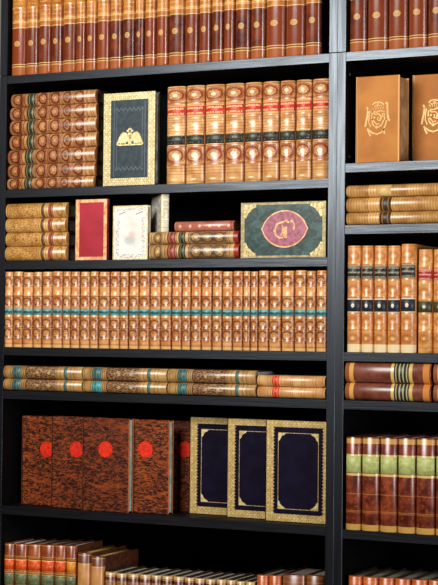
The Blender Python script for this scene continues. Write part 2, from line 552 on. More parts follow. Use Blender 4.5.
def label_mesh(w, h, b, v0, v1, um=0.93, e=0.00045, N=10):
    mb = MB()
    us = [-um + 2 * um * i / N for i in range(N + 1)]
    rows = []
    for v, ee, lv in ((v0, -0.0002, 0), (v0 + 0.0003 / h, e, 0.0), (v1 - 0.0003 / h, e, 1.0), (v1, -0.0002, 1)):
        r = []
        for i, u in enumerate(us):
            x, y = arc(u, w, b, ee if 0 < i < N else -0.0002)
            r.append(((x, y, v * h), (u / um, lv)))
        rows.append(r)
    mb.grid(rows, True)
    return mb


ORD = ['first', 'second', 'third', 'fourth', 'fifth', 'sixth', 'seventh', 'eighth', 'ninth', 'tenth', 'eleventh', 'twelfth',
       'thirteenth', 'fourteenth', 'fifteenth', 'sixteenth', 'seventeenth', 'eighteenth', 'nineteenth', 'twentieth']


def which(i, n, a='left', b='right'):
    """the place of item i of n, counted from its nearer end"""
    if i == 0: return a + 'most'
    if i == n - 1: return b + 'most'
    if i < (n + 1) // 2: return ORD[i] + ' from the ' + a
    return ORD[n - 1 - i] + ' from the ' + b


def book(X0, X1, Z0, Z1, label, group, spine, board=M_BD_BROWN, page=M_PAGED, d=15.0, front=0.7, lying=False, labels=(), bands=(), bul=0.40, bmax=1.2, tilt=0.0, yaw=0.0):
    """one bound book, spine to the front. Standing: X0..X1 thick, Z0..Z1 tall. Lying: X0..X1 long, Z0..Z1 thick. cm."""
    gap = 0.14
    Z0 += 0.02
    if lying:
        w, h = (Z1 - Z0 - 0.06) * CM, (X1 - X0) * CM
    else:
        w, h = (X1 - X0 - gap) * CM, (Z1 - Z0) * CM
    b = min(w * bul, bmax * CM)
    y = front * CM + b
    if lying:
        root = empty('book', (X0 * CM, y, (Z0 + Z1) / 2 * CM), (0, math.pi / 2 + tilt, yaw), label, 'book', group)
    else:
        root = empty('book', ((X0 + X1) / 2 * CM, y, Z0 * CM), (0, 0, yaw), label, 'book', group)
    d = d * CM
    t = min(0.0028, w * 0.14)
    so = spine_mesh(w, h, b, bands).build('spine', spine, root)
    for (nm, v0, v1, m) in labels:
        label_mesh(w, h, b, v0, v1).build(nm, m, so)
    for sx in (-1, 1):
        mb = MB()
        xa, xb = (w / 2 - t, w / 2) if sx > 0 else (-w / 2, -w / 2 + t)
        mb.box(xa, xb, 0.0026, d, 0, h, 0.0006)
        mb.build('board', board, root)
    mb = MB()
    mb.box(-w / 2 + t + 0.0001, w / 2 - t - 0.0001, 0.0027, d - 0.004, 0.003, h - 0.0035, 0.0)
    mb.build('page_block', page, root)
    return root


def cover_book(x0, z0, W, H, T, Y0, label, group, cover, spine=None, page=M_PAGE, yaw=0.0, name='book'):
    """a book with its front cover to the room, spine on its left; x0 is the left edge of the cover. cm."""
    spine = spine or cover
    x0 -= 0.35; W += 0.35; z0 += 0.02; H -= 0.02
    root = empty(name, (x0 * CM, Y0 * CM, z0 * CM), (0, 0, yaw), label, 'book', group)
    W, H, T = W * CM, H * CM, T * CM
    t = 0.0028
    mb = MB(); mb.box(0.0035, W, 0, t, 0, H, 0.0007)
    fc = mb.build('front_cover', cover, root)
    mb = MB(); mb.box(0.0035, W, T - t, T, 0, H, 0.0007)
    mb.build('back_cover', cover, root)
    mb = MB(); mb.box(0.0056, W - 0.003, t + 0.0001, T - t - 0.0001, 0.003, H - 0.003)
    mb.build('page_block', page, root)
    b = 0.003
    spine_mesh(T, H, b, xf=lambda p: (p[1] + b, T / 2 - p[0], p[2])).build('spine', spine, root)
    return root, fc, W, H


# ------------------------------------------------------------------ the setting
def structure(name, x0, x1, y0, y1, z0, z1, mat):
    mb = MB(); mb.box(x0 * CM, x1 * CM, y0 * CM, y1 * CM, z0 * CM, z1 * CM)
    o = mb.build(name, mat); o['kind'] = 'structure'; return o


M_FLOOR = plain('floor_boards', (92, 66, 44), (122, 90, 60), 0.45, 6)
structure('wall_back', -220, 330, 29.0, 39, 0, 330, M_WALL)
structure('floor', -220, 330, -420, 29, -10, 0, M_FLOOR)

# ------------------------------------------------------------------ bookcases
S1, S2, S3, S4, S5, S6, S7 = 202.0, 176.93, 161.23, 142.42, 132.92, 107.77, 83.0
R6 = 107.45
R2, R3 = 179.84, 167.57
T = 1.8
DEP = 28.0


def panel(parent, name, x0, x1, y0, y1, z0, z1, mat, c=0.0008):
    ox, oy, oz = parent.location
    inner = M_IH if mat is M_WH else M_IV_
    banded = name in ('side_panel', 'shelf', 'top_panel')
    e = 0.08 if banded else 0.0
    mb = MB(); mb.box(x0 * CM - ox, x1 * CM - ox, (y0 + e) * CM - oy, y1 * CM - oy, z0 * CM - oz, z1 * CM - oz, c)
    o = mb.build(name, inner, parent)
    if banded:                                                # veneered front edge
        mb = MB(); mb.box(x0 * CM - ox, x1 * CM - ox, y0 * CM - oy, (y0 + e + 0.02) * CM - oy, z0 * CM - oz, z1 * CM - oz, 0.0004)
        mb.build('edge_band', mat, o)
    return o


def bookcase(xl, shelves, label):
    root = empty('bookcase', ((xl + 40) * CM, 0.14, 0), (0, 0, 0), label, 'bookcase', None)
    xr = xl + 80
    panel(root, 'side_panel', xl, xl + T - 0.02, 0, DEP, 0, S1 - 0.0, M_WV)
    panel(root, 'side_panel', xr - T, xr - 0.02, 0, DEP, 0, S1 - 0.0, M_WV)
    panel(root, 'top_panel', xl + T, xr - T - 0.02, 0.1, DEP, S1 - T, S1, M_WH)
    for z in shelves:
        panel(root, 'shelf', xl + T, xr - T - 0.02, 0.1, DEP - 0.6, z - T, z, M_WH)
    panel(root, 'back_panel', xl + T, xr - T, DEP - 0.5, DEP, 8, S1 - T, M_WV, 0)
    panel(root, 'plinth', xl + T, xr - T, 1.0, 2.6, 0, 7.9, M_WH)
    return root


def extension(xl, label):
    root = empty('bookcase_extension', ((xl + 40) * CM, 0.14, S1 * CM), (0, 0, 0), label, 'bookcase', None)
    xr = xl + 80
    z0 = S1 + 0.12
    panel(root, 'side_panel', xl, xl + T - 0.02, 0, DEP, z0, S1 + 35, M_WV)
    panel(root, 'side_panel', xr - T, xr - 0.02, 0, DEP, z0, S1 + 35, M_WV)
    panel(root, 'top_panel', xl + T, xr - T - 0.02, 0.1, DEP, S1 + 35 - T, S1 + 35, M_WH)
    panel(root, 'back_panel', xl + T, xr - T, DEP - 0.5, DEP, z0, S1 + 35 - T, M_WV, 0)
    return root


caseL = bookcase(-1.8, [S2, S3, S4, S5, S6, S7, 46, 9.8], 'tall black-brown bookcase on the left, holding the eagle book and green album')
caseR = bookcase(78.2, [R2, R3, S4, S5, R6, S7, 46, 9.8], 'tall black-brown bookcase at the right edge, holding the two crest books')
extension(-1.8, 'black-brown top unit on the left bookcase, above the stacked tan books')
extension(78.2, 'black-brown top unit on the right bookcase, above the two crest books')
for (px, py) in ((349.6, 74), (350.0, 156.5)):
    x, z = at(px, py, 1.6)
    mb = MB()
    n = 10
    ring = [(math.cos(2 * math.pi * i / n) * 0.0028, math.sin(2 * math.pi * i / n) * 0.0028) for i in range(n)]
    ox, oy, oz = caseR.location
    A = [mb.vert((0.8001 - ox, 0.02 + a - oy, z * CM + b - oz)) for a, b in ring]
    B = [mb.vert((0.8022 - ox, 0.02 + a * .8 - oy, z * CM + b * .8 - oz)) for a, b in ring]
    mb.face(B); mb.face(A[::-1])
    for i in range(n):
        j = (i + 1) % n
        mb.face((A[i], A[j], B[j], B[i]))
    mb.build('shelf_pin', M_PIN, caseR)


def xs(pxs, py, Y, lo=0.06, hi=76.3):
    return [min(max(at(p, py, Y)[0], lo), hi) for p in pxs]


# ------------------------------------------------------------------ left top row: 23 polished calf volumes
B1 = [11.3, 26.1, 38.2, 51, 62.3, 75.9, 85.7, 96.5, 109.5, 121.9, 135.1, 144.2, 155.9, 168.1, 184.1, 198.3, 211, 223.4, 234.4, 250.1, 265.2, 285, 304.7, 321.2]
X = xs(B1, 40, 1.3)
n = len(X) - 1
for i in range(n):
    book(X[i], X[i + 1], S1, S1 + 30 + random.uniform(-.3, .3), 'polished brown calf book, %s on the left top row' % which(i, n),
         'polished calf volumes on the left top row', SP_ONE, M_BD_BROWN, d=17, front=0.6, bands=(0.5, 0.66, 0.82), bul=0.44)
B = [347.6, 367, 387.8, 408, 427.2, 447, 467, 487]
X = xs(B, 25, 1.3, 80.06, 156)
n = len(X) - 1
for i in range(n):
    book(X[i], X[i + 1], S1, S1 + 30, 'red-brown calf book, %s on the top row of the right bookcase' % (ORD[i] + ' from the left'),
         'polished calf volumes on the right top row', SP_ONE, M_BD_BROWN, d=17, front=0.6, bands=(0.5, 0.66, 0.82), bul=0.44)


# ------------------------------------------------------------------ second row
def stack(rows, zbase, x0s, x1s, Ys, label, group, spine, labels, tops=None, **kw):
    """rows: thicknesses listed from the bottom up"""
    z = zbase
    n = len(rows)
    for i, t in enumerate(rows):
        book(x0s[i], x1s[i], z, z + t, label(i, n), group, spine[i] if isinstance(spine, (list, tuple)) else spine,
             lying=True, labels=labels[i] if isinstance(labels, list) else labels, front=Ys[i], **kw)
        z += t
    return z


def updown(i, n):
    return {0: 'bottom', n - 1: 'top'}.get(i, (ORD[i] + ' from the bottom') if i < (n + 1) // 2 else (ORD[n - 1 - i] + ' from the top'))


py = [181.5, 169, 154.5, 139, 124.7, 111, 98.5]
x0p = [6.6, 8, 8.6, 9.6, 10.3, 10.3, 11.5]
x1p = [94, 94.6, 95, 95.8, 95.8, 95.8, 95.5]
th = [2.5, 3.05, 3.25, 3.3, 3.15, 3.0, 2.9]
stack(th, S2, [max(0.1, at(a, b, .9)[0]) for a, b in zip(x0p, py)], [at(a, b, .9)[0] for a, b in zip(x1p, py)],
      [0.5, 0.7, 0.6, 0.9, 0.7, 0.8, 0.7],
      lambda i, n: 'tan ornamented calf book lying flat, %s of the stack of seven' % updown(i, n), 'stack of seven tan books',
      SP_STACK, (('title_label', 0.2, 0.29, M_BL_GREEN),), board=M_BD_BROWN, page=M_PAGED, d=14, bul=0.36)


# ---- the eagle book
def eagle_cover():
    g = G('cover_slate_leather')
    n = g.noise(90)
    c = g.mix(g.smooth(n, 0.3, 0.7), (24, 38, 44), (42, 58, 64))
    u, v = g.U, g.V
    # blind-tooled inner panel
    pan = (abs(abs(u - 0.5) - 0.30).lt(0.008) * abs(v - 0.5).lt(0.40)).max(abs(abs(u - 0.5) - 0.25).lt(0.006) * abs(v - 0.5).lt(0.33))
    zz = abs((u * 12.0).frac() - 0.5) * 0.07
    pan = pan.max(abs(abs(v - 0.5) - 0.30 - zz).lt(0.008) * abs(u - 0.5).lt(0.27))
    c = g.mix(pan * 0.35, c, (120, 136, 142))
    return g.done(c, 0.45, 0.35, 0, n, 0.1)


def border_mat(name, a, b, c3, freq):
    """gilt roll-tooled border: small repeating marks"""
    g = G(name)
    fu, fv = (g.U * freq).frac() - 0.5, (g.V * freq).frac() - 0.5
    d = (fu * fu + fv * fv).sqrt()
    c = g.mix(g.smooth(g.noise(140), 0.3, 0.7), a, b)
    return g.done(g.mix(abs(d - 0.33).lt(0.13) * 0.42, c, c3), 0.45, 0.4, 0.15)


M_BORD1 = border_mat('border_pale_gold', (206, 186, 126), (236, 220, 168), (104, 84, 42), 5.2)
M_BORD2 = border_mat('border_antique_gold', (200, 166, 96), (236, 204, 132), (104, 76, 40), 6.0)
M_BORD3 = border_mat('border_album_gold', (140, 122, 76), (196, 178, 126), (84, 70, 40), 11.0)

xl, _ = at(104.0, 140, 0.5); xr, _ = at(155.3, 140, 0.5)
zt = at(130, 92.2, 0.5)[1]
rt, fc, W, H = cover_book(xl, S2, xr - xl, zt - S2, 2.1, 0.45, 'slate black book showing a gilt eagle emblem inside a broad gold border', None, eagle_cover(), M_BORD1, M_PAGE)
mb = MB(); mb.frame(0.0038, W - 0.0005, 0.0008, H - 0.0008, 0.0165, -0.0003, 0.0002, 0.0155, 0.0150)
mb.build('gilt_border', M_BORD1, fc)
mb = MB()
ccx, ccz, k = W * 0.525, H * 0.515, 0.000185
def E(p): return [(ccx + (a - 218) * k, ccz - (c - 222) * k * 0.92) for a, c in p]
y0, y1 = -0.0009, 0.0001
mb.prism(E([(185, 190), (200, 160), (240, 160), (252, 190), (250, 260), (236, 300), (218, 318), (200, 300), (186, 260)]), y0, y1)        # body
mb.prism(E([(188, 185), (165, 160), (130, 152), (98, 178), (70, 240), (44, 300), (60, 302), (84, 284), (94, 304), (112, 286), (126, 304), (142, 286), (158, 302), (172, 282), (187, 268)]), y0, y1)
mb.prism(E([(250, 185), (272, 160), (310, 152), (345, 178), (370, 240), (394, 300), (378, 302), (355, 284), (345, 304), (327, 286), (312, 304), (296, 286), (280, 302), (266, 282), (251, 268)]), y0, y1)
mb.stroke(E([(205, 165), (196, 138), (178, 142)]), 0.0042, y0, y1)
mb.stroke(E([(232, 165), (242, 138), (260, 142)]), 0.0042, y0, y1)
mb.prism(E([(196, 130), (200, 105), (210, 116), (219, 98), (228, 116), (238, 105), (242, 130)]), y0, y1)
mb.prism(E([(40, 304), (400, 304), (372, 322), (70, 322)]), y0, y1)
mb.build('eagle_emblem', M_PALEGOLD, fc)
mb = MB(); mb.prism(E([(204, 190), (236, 190), (236, 235), (220, 252), (204, 235)]), -0.0014, -0.0008)
mb.build('eagle_shield', plain('shield_rose', (180, 110, 96), (214, 150, 124), 0.5), fc)

# ---- nine tan volumes
B = [166.6, 186, 205, 225, 244.5, 262.2, 279.7, 295.7, 312, 331]
X = xs(B, 135, 1.4)
n = len(X) - 1
for i in range(n):
    pm = (B[i] + min(B[i + 1], 328)) / 2
    zt = at(pm, 87.0 - (pm - 167) * 0.053, 0.8)[1]
    book(X[i], X[i + 1], S2, zt, 'tan calf book with red and black labels, %s, beside the eagle book' % which(i, n),
         'tan volumes with red and black labels', SP_TAN, M_BD_TAN, d=16, front=0.5,
         labels=(('title_label', 0.69, 0.80, M_LB_RED), ('volume_label', 0.40, 0.512, M_LB_BLACK)), bands=(0.82, 0.665, 0.51, 0.375, 0.19), bul=0.44)

# ------------------------------------------------------------------ third row
py = [252, 238, 224, 209.5]
stack([3.2, 3.05, 3.1, 3.3], S3, [max(0.06, at(4.8, b, .1)[0]) for b in py], [at(65.4 + q, b, .1)[0] for b, q in zip(py, (0, .3, -.6, 0))],
      [0.0, 0.15, 0.05, 0.1], lambda i, n: 'golden calf book with red band, %s of the four lying flat' % updown(i, n), 'stack of four golden books',
      SP_GOLDEN, (('volume_label', 0.595, 0.645, M_BL_DARK), ('title_label', 0.715, 0.79, M_BL_RED)), board=M_BD_DARK, page=M_PAGED, d=13, bul=0.36)

# red book
M_RED = plain('cover_crimson', (150, 10, 30), (176, 24, 48), 0.42, 25)
xl = at(76.4, 230, 0.6)[0]; xr = at(107.2, 230, 0.6)[0]; zt = at(92, 199.2, 0.6)[1]
rt, fc, W, H = cover_book(xl, S3, xr - xl, zt - S3, 1.0, 0.5, 'crimson book with peach-gold border and a small clasp, facing out', None, M_RED, M_PEACH, M_PAGE)
mb = MB(); mb.frame(0.0037, W - 0.0004, 0.0005, H - 0.0005, 0.0078, -0.0003, 0.0002, 0.0066, 0.0066)
mb.build('gilt_border', M_PEACH, fc)
mb = MB(); mb.disc(0.0072, H * 0.5, 0.0021, -0.0018, 0.0, 10, 0.0032); mb.build('clasp', M_PALEGOLD, fc)


# white book
def white_cover():
    g = G('cover_white_painted')
    u, v = g.U, g.V
    c = g.mix(g.smooth(g.noise(30), 0.3, 0.7), (218, 210, 198), (240, 234, 222))
    bord = (abs(abs(u - 0.5) - 0.37).lt(0.05) * abs(v - 0.44).lt(0.34)).max(abs(abs(v - 0.5) - 0.43).lt(0.035) * abs(u - 0.5).lt(0.42))
    orn = g.noise(13.0, g.vec(u * 2.0, v * 3.0), 2.0).gt(0.56)
    c = g.mix(bord * orn * 0.75, c, (150, 110, 112))
    orn2 = g.noise(9.0, g.vec(u * 2.0 + 4.0, v * 3.0), 2.0).gt(0.6)
    c = g.mix(bord * orn2 * 0.6, c, (120, 136, 128))
    # swags under the top edge
    sw = abs(v - 0.86 + g.math('SINE', u * 12.566) * 0.022).lt(0.011) * abs(abs(u - 0.5) - 0.25).lt(0.1)
    c = g.mix(sw * 0.8, c, (146, 104, 100))
    c = g.mix(g.smooth(g.ell(0.48, 0.36, 0.26, 0.11), 1.0, 0.3) * g.noise(8.0, g.vec(u * 2.0, v * 4.0)) * 0.9, c, (140, 152, 158))
    c = g.mix(g.smooth(g.ell(0.54, 0.47, 0.16, 0.09), 1.0, 0.2) * 0.45, c, (222, 150, 150))
    return g.done(c, 0.4)


xl = at(113.6, 235, 0.6)[0]; xr = at(147.8, 235, 0.6)[0]; zt = at(130, 205.6, 0.6)[1]
rt, fc, W, H = cover_book(xl, S3, xr - xl, zt - S3, 1.3, 0.5, 'white painted book with faded floral border, facing out beside the crimson book', None, white_cover(), M_PALEGOLD, M_PAGEY)
mb = MB(); mb.frame(0.0037, W - 0.0004, 0.0005, H - 0.0005, 0.0022, -0.0003, 0.0002)
mb.build('gilt_border', M_PALEGOLD, fc)

# two cream books, rose one and the ivory one on top
xb0 = at(149.2, 250, .9)[0]
z = S3
for i, (a, b, p, t, nm) in enumerate(((149.4, 239, 251, 3.2, 'lower'), (149.8, 238.4, 237, 2.6, 'upper'))):
    book(at(a, p, .9)[0], at(b, p, .9)[0], z, z + t, 'cream filigree book with red and green bands lying flat, %s of the pair' % nm, 'pair of cream filigree books',
         SP_CREAM, M_BD_BROWN, M_PAGED, d=12, front=0.6, lying=True, labels=(('title_label', 0.205, 0.30, M_BL_RED), ('volume_label', 0.335, 0.41, M_BL_GREEN)))
    z += t
zp = z
x1 = at(234, 224, 1.6)[0]; x0 = at(175, 224, 1.6)[0]
book(x0, x1, zp, zp + 2.15, 'small thin rose book with cream dots lying on the two cream filigree books', None, SP_PINK, M_BD_BROWN, M_PAGED, d=10, front=1.3, lying=True)


def ivory_cover():
    g = G('cover_ivory_patterned')
    c = g.mix(g.smooth(g.noise(160), 0.35, 0.65), (150, 142, 132), (214, 206, 190))
    ed = (abs(g.U - 0.5)).gt(0.43).max(abs(g.V - 0.5).gt(0.46))
    return g.done(g.mix(ed, c, (196, 178, 104)), 0.45)


M_IV = ivory_cover()
px = at(162.0, 212, 1.2)
yawv = math.radians(46)
zt = min(at(165, 191.6, 1.2)[1], S2 - T - 0.15)
w = 1.6
ang = math.radians(43)
cx = at(163.9, 212, 1.2)[0]
root = empty('book', (cx * CM, 0.018, (zp + 0.03) * CM), (0, 0, ang), 'small ivory book standing upright on two flat cream filigree books', 'book')
hw, hh = w * CM, (zt - zp) * CM
so = spine_mesh(hw, hh, 0.002).build('spine', SP_IVORY, root)
for sx in (-1, 1):
    mb = MB()
    xa, xb = (hw / 2 - .002, hw / 2) if sx > 0 else (-hw / 2, -hw / 2 + .002)
    # uv over depth and height for the patterned sides
    mb.box(xa, xb, 0.0026, 0.085, 0, hh, 0.0005)
    for i, p in enumerate(mb.v): mb.uv[i] = ((p[1] - 0.0026) / 0.0824, p[2] / hh)
    mb.build('board', M_IV, root)
mb = MB(); mb.box(-hw / 2 + .0021, hw / 2 - .0021, .0027, .082, .002, hh - .002); mb.build('page_block', M_PAGEY, root)


# ---- green album
def album_cover():
    g = G('cover_green_marbled')
    v = g.vec(g.U * 3.2, g.V * 2.4)
    n = g.noise(2.2, v, 5.0, 1.6)
    c = g.mix(g.smooth(n, 0.35, 0.72), (18, 44, 40), (62, 94, 86))
    c = g.mix(g.smooth(g.noise(3.5, v, 4.0, 2.5), 0.6, 0.75) * 0.55, c, (150, 164, 168))
    return g.done(c, 0.35, 0.25)


xl = at(241.8, 230, 0.8)[0]; xr = at(326.6, 230, 0.8)[0]
zt = at(284, 201.9, 0.8)[1]
xr = min(xr, 76.2)
rt, fc, W, H = cover_book(xl, S3, xr - xl, zt - S3, 4.5, 0.5, 'wide green marbled album with gilt corners and a rose oval medallion', None, album_cover(), M_BORD3, M_PAGE, name='album')
rt['category'] = 'album'
y0, y1 = -0.0004, 0.0002
mb = MB(); mb.frame(0.0037, W - 0.0004, 0.0005, H - 0.0005, 0.0075, y0, y1, 0.0042, 0.0048)
mb.build('gilt_border', M_BORD3, fc)
for sx in (0, 1):
    for sz in (0, 1):
        mb = MB()
        fx = lambda a: (0.0037 + 0.0055 + a) if sx == 0 else (W - 0.0004 - 0.0055 - a)
        fz = lambda a: (0.0035 + a) if sz == 0 else (H - 0.0035 - a)
        for a, b, q in ((0.0055, 0.0055, 0.0062), (0.0165, 0.0042, 0.0046), (0.0042, 0.0165, 0.0046), (0.012, 0.012, 0.0044), (0.0245, 0.003, 0.003), (0.003, 0.0245, 0.003)):
            mb.disc(fx(a), fz(b), q, -0.0009, 0.0001, 12)
            mb.disc(fx(a), fz(b), q * 0.5, -0.0019, -0.0008, 10)
        mb.stroke([(fx(0.004), fz(0.028)), (fx(0.009), fz(0.018)), (fx(0.018), fz(0.009)), (fx(0.028), fz(0.004))], 0.0028, -0.0012, 0.0001)
        mb.build('corner_ornament', M_ALBGOLD, fc)
oc, oz = W * 0.53, H * 0.515
ow, oh = 0.0515, 0.0375


def vesica(f=1.0, n=14):
    up = []
    for i in range(n + 1):
        t = -1 + 2 * i / n
        k = 1.36; rr = (k * k + 1) / 2; up.append((t, math.sqrt(rr * rr - (t * k) ** 2) - (rr - 1)))
    pts = [(oc + a * ow * f, oz + b * oh * f) for a, b in up]
    pts += [(oc - a * ow * f, oz - b * oh * f) for a, b in up[1:-1]]
    return pts


M_ROSE = plain('medallion_rose', (122, 34, 58), (172, 80, 102), 0.4, 130)
mb = MB(); mb.prism(vesica(0.97), -0.0012, 0.0001); med = mb.build('medallion', M_ROSE, fc)
mb = MB(); mb.stroke(vesica(0.98), 0.0028, -0.0019, 0.0001, True); mb.build('medallion_rim', M_PEACH, fc)
mb = MB()
def Q(p): return [(oc + (a - 208) * 0.000272, oz - (b - 190) * 0.000272 * 1.72) for a, b in [((q[0]), (q[1])) for q in p]]
def MZ(p): return [(oc + (a - 208) / 438 * 0.128, oz - (b - 180) / 340 * 0.099) for a, b in p]
mb.stroke(MZ([(240, 138), (222, 120), (200, 132), (165, 140), (146, 158), (134, 188), (142, 222), (170, 242), (205, 240)]), 0.0036, -0.0020, -0.0011)
mb.stroke(MZ([(212, 165), (212, 242)]), 0.0095, -0.0020, -0.0011)
mb.stroke(MZ([(190, 150), (195, 200), (180, 225)]), 0.0028, -0.0020, -0.0011)
mb.stroke(MZ([(252, 126), (272, 132), (284, 160), (276, 188)]), 0.0036, -0.0020, -0.0011)
for a, b in ((222, 124), (264, 128), (152, 150), (134, 192)):
    q = MZ([(a, b)])[0]; mb.disc(q[0], q[1], 0.0032, -0.0024, -0.0011, 10)
mb.build('monogram', M_PEACH, fc)

# ------------------------------------------------------------------ fourth row: 32 orange calf volumes
B4 = [4.6, 13.8, 23.4, 33.8, 42.4, 52.8, 63.3, 71.4, 80.5, 90.5, 99, 110.3, 120.4, 128.9, 139.3, 150.3, 161.4, 172, 182.3, 191.2, 201.8, 212.4, 222.7, 233.3, 243.8, 251, 258.6, 269.4, 281.8, 294.9, 307, 316.4, 328.5]
X = xs(B4, 310, 0.5)
n = len(X) - 1
for i in range(n):
    pm = (B4[i] + B4[i + 1]) / 2
    zt = at(pm, 272.3 - pm * 0.0045 + random.uniform(-.5, .5), 0.8)[1]
    book(X[i], X[i + 1], S4, zt, 'orange calf book with turquoise label, %s in the long matching row' % which(i, n),
         'orange calf volumes with turquoise labels', SP_ORANGE, M_BD_TAN, d=11, front=-0.25 + random.uniform(-.1, .12),
         labels=(('title_label', 0.43, 0.515, M_LB_TEAL),), bands=(0.945, 0.80, 0.69, 0.545, 0.40, 0.26, 0.11), bul=0.38)

# ------------------------------------------------------------------ fifth row: lying books
for j, (a, b, nm) in enumerate(((3.2, 81.8, 'left'), (83, 166.4, 'middle'), (167.8, 255.4, 'right'))):
    z = S5
    for i, t in enumerate((2.62, 2.85)):
        p = 385 + j * 1.6 - i * 13
        x0, x1 = at(a, p, .2)[0], at(b + (0 if i == 0 else .2), p, .2)[0]
        if a < 5: x0 = 0.06
        book(x0, x1, z, z + t, 'long cream panelled book lying flat, %s of the %s pair' % (('lower', 'upper')[i], nm), 'pairs of cream panelled books',
             SP_PANEL, M_BD_DARK, M_PAGEW, d=13, front=0.0, lying=True,
             labels=(('title_label', 0.115, 0.225, M_BL_TEALV if (i == 0 and j == 1) else M_BL_TEAL), ('volume_label', 0.775, 0.815, M_BL_TEAL)))
        z += t
z = S5
for i, t in enumerate((2.3, 2.35)):
    p = 393 - i * 11
    book(at(257.5, p, .2)[0], at(324.9, p, .2)[0], z, z + t, 'biscuit calf book with bright red label lying flat, %s of the pair' % ('lower', 'upper')[i],
         'pair of biscuit books with red labels', SP_BISCUIT, M_BD_DARK, M_PAGED, d=12, front=0.0, lying=True, labels=(('title_label', 0.225, 0.325, M_BL_BRIGHT),))
    z += t


# ------------------------------------------------------------------ sixth row: tree calf books and blue books
def tree_calf():
    g = G('cover_tree_calf')
    u, v = g.U, g.V
    vec = g.vec(u * 4.0 + g.R * 30.0, v * 17.0, g.R * 9.0)
    n = g.noise(2.6, vec, 5.0, 1.2, 0.65)
    base = g.mix(g.R, (168, 78, 26), (122, 54, 28))
    c = g.mix(g.smooth(n, 0.44, 0.60), (44, 17, 10), base)
    c = g.mix(g.smooth(g.noise(0.8, vec, 2.0), 0.55, 0.75) * 0.5, c, (176, 78, 26))
    ed = (abs(u - 0.5)).gt(0.483)
    return g.done(g.mix(ed * 0.6, c, (190, 96, 40)), 0.4, 0.45)


def roundel():
    g = G('roundel_red')
    e = g.ell(0.5, 0.5, 0.5, 0.5)
    c = g.mix(g.smooth(g.noise(160), 0.3, 0.7), (206, 22, 6), (244, 52, 20))
    m = abs(e - 0.62).lt(0.06).max(e.lt(0.4) * g.noise(300).gt(0.52))
    return g.done(g.mix(m * 0.15, c, (255, 110, 50)), 0.42)


M_TC, M_RD = tree_calf(), roundel()
Z6 = S6
TW = at(129, 465, 1.2)[0] - at(82.5, 465, 1.2)[0]
for (pl, Y0, top, yw, lab, pxc) in (
        (22.0, 5.4, 416.5, 0, 'leftmost', 46.8), (51.6, 3.2, 417.0, 0, 'second from the left', 76.5), (82.5, 1.0, 418.5, 0, 'middle and frontmost', 105.5),
        (121.8, 3.2, 420.0, 0, 'second from the right', 145.5), (160.5, 9.5, 421.0, 0, 'rightmost', 184.5)):
    xl = at(pl, 465, Y0)[0]
    zt = at(pl + 23, top, Y0)[1]
    lbl = 'mottled brown book with red roundel, %s of the five overlapping' % lab
    rt, fc, W, H = cover_book(xl, Z6, TW, zt - Z6, 2.0, Y0, lbl, 'mottled brown books with red roundels', M_TC, M_BD_BROWN, M_PAGEG)
    zc = at(pxc, 449.5, Y0)[1] - Z6
    xc = at(pxc, 449.5, Y0)[0] * CM - rt.location.x
    mb = MB(); mb.disc(xc, zc * CM, 0.0172, -0.0005, 0.0002, 28)
    for i, p in enumerate(mb.v): mb.uv[i] = ((p[0] - xc) / 0.0344 + 0.5, (p[2] - zc * CM) / 0.0344 + 0.5)
    mb.build('title_roundel', M_RD, fc)

M_NAVY = plain('cover_midnight_blue', (13, 8, 26), (21, 15, 38), 0.5, 40, 0.1)
BW = at(330.8, 470, 3.1)[0] - at(266.2, 470, 3.1)[0]
for (pl, Y0, top, yw, lab) in ((190.0, 7.3, 416.8, 0, 'leftmost'), (227.6, 5.2, 418.3, 0, 'middle'), (266.2, 3.1, 419.8, 0, 'rightmost and frontmost')):
    xl = at(pl, 470, Y0)[0]
    zt = at(pl + 12, top, Y0)[1]
    BWi = min(BW, 76.3 - xl)
    rt, fc, W, H = cover_book(xl, Z6, BWi, zt - Z6, 1.9, Y0, 'midnight blue book with gold borders and corners, %s of the three overlapping' % lab,
                              'midnight blue books with gold borders', M_NAVY, M_NAVY, M_PAGEY)
    mb = MB()
    a, b = 0.0042, W - 0.0008
    mb.frame(a, b, 0.0012, H - 0.0012, 0.0155, -0.0003, 0.0002, 0.0150, 0.0130)
    n = 26
    for i in range(n):                                        # toothed inner edge
        zz = 0.018 + (H - 0.036) * i / (n - 1)
        for sx in (0, 1):
            x = a + 0.0155 if sx == 0 else b - 0.0155
            s = 1 if sx == 0 else -1
            mb.prism([(x, zz - 0.0016), (x + s * 0.0028, zz), (x, zz + 0.0016)], -0.0003, 0.0002)
    mb.build('gilt_border', M_BORD2, fc)
    mb = MB()
    i0, i1, j0, j1 = 0.0295, W - 0.0265, 0.026, H - 0.0255
    mb.frame(i0, i1, j0, j1, 0.0011, -0.0003, 0.0002)
    mb.build('gilt_fillet', M_GOLD, fc)
    for sx in (0, 1):
        for sz in (0, 1):
            mb = MB()
            fx = lambda q: (i0 + 0.0011 + q) if sx == 0 else (i1 - 0.0011 - q)
            fz = lambda q: (j0 + 0.0011 + q) if sz == 0 else (j1 - 0.0011 - q)
            R_ = 0.0165
            pts = [(0, 0), (R_, 0)] + [(R_ - R_ * math.sin(t) * 0.82, R_ - R_ * math.cos(t) * 0.82) for t in [math.pi / 2 * k / 6 for k in range(1, 6)]] + [(0, R_)]
            mb.prism([(fx(q), fz(r)) for q, r in pts], -0.0006, 0.0001)
            mb.disc(fx(0.0042), fz(0.0042), 0.003, -0.0013, -0.0005, 10)
            mb.build('corner_ornament', M_PALEGOLD, fc)

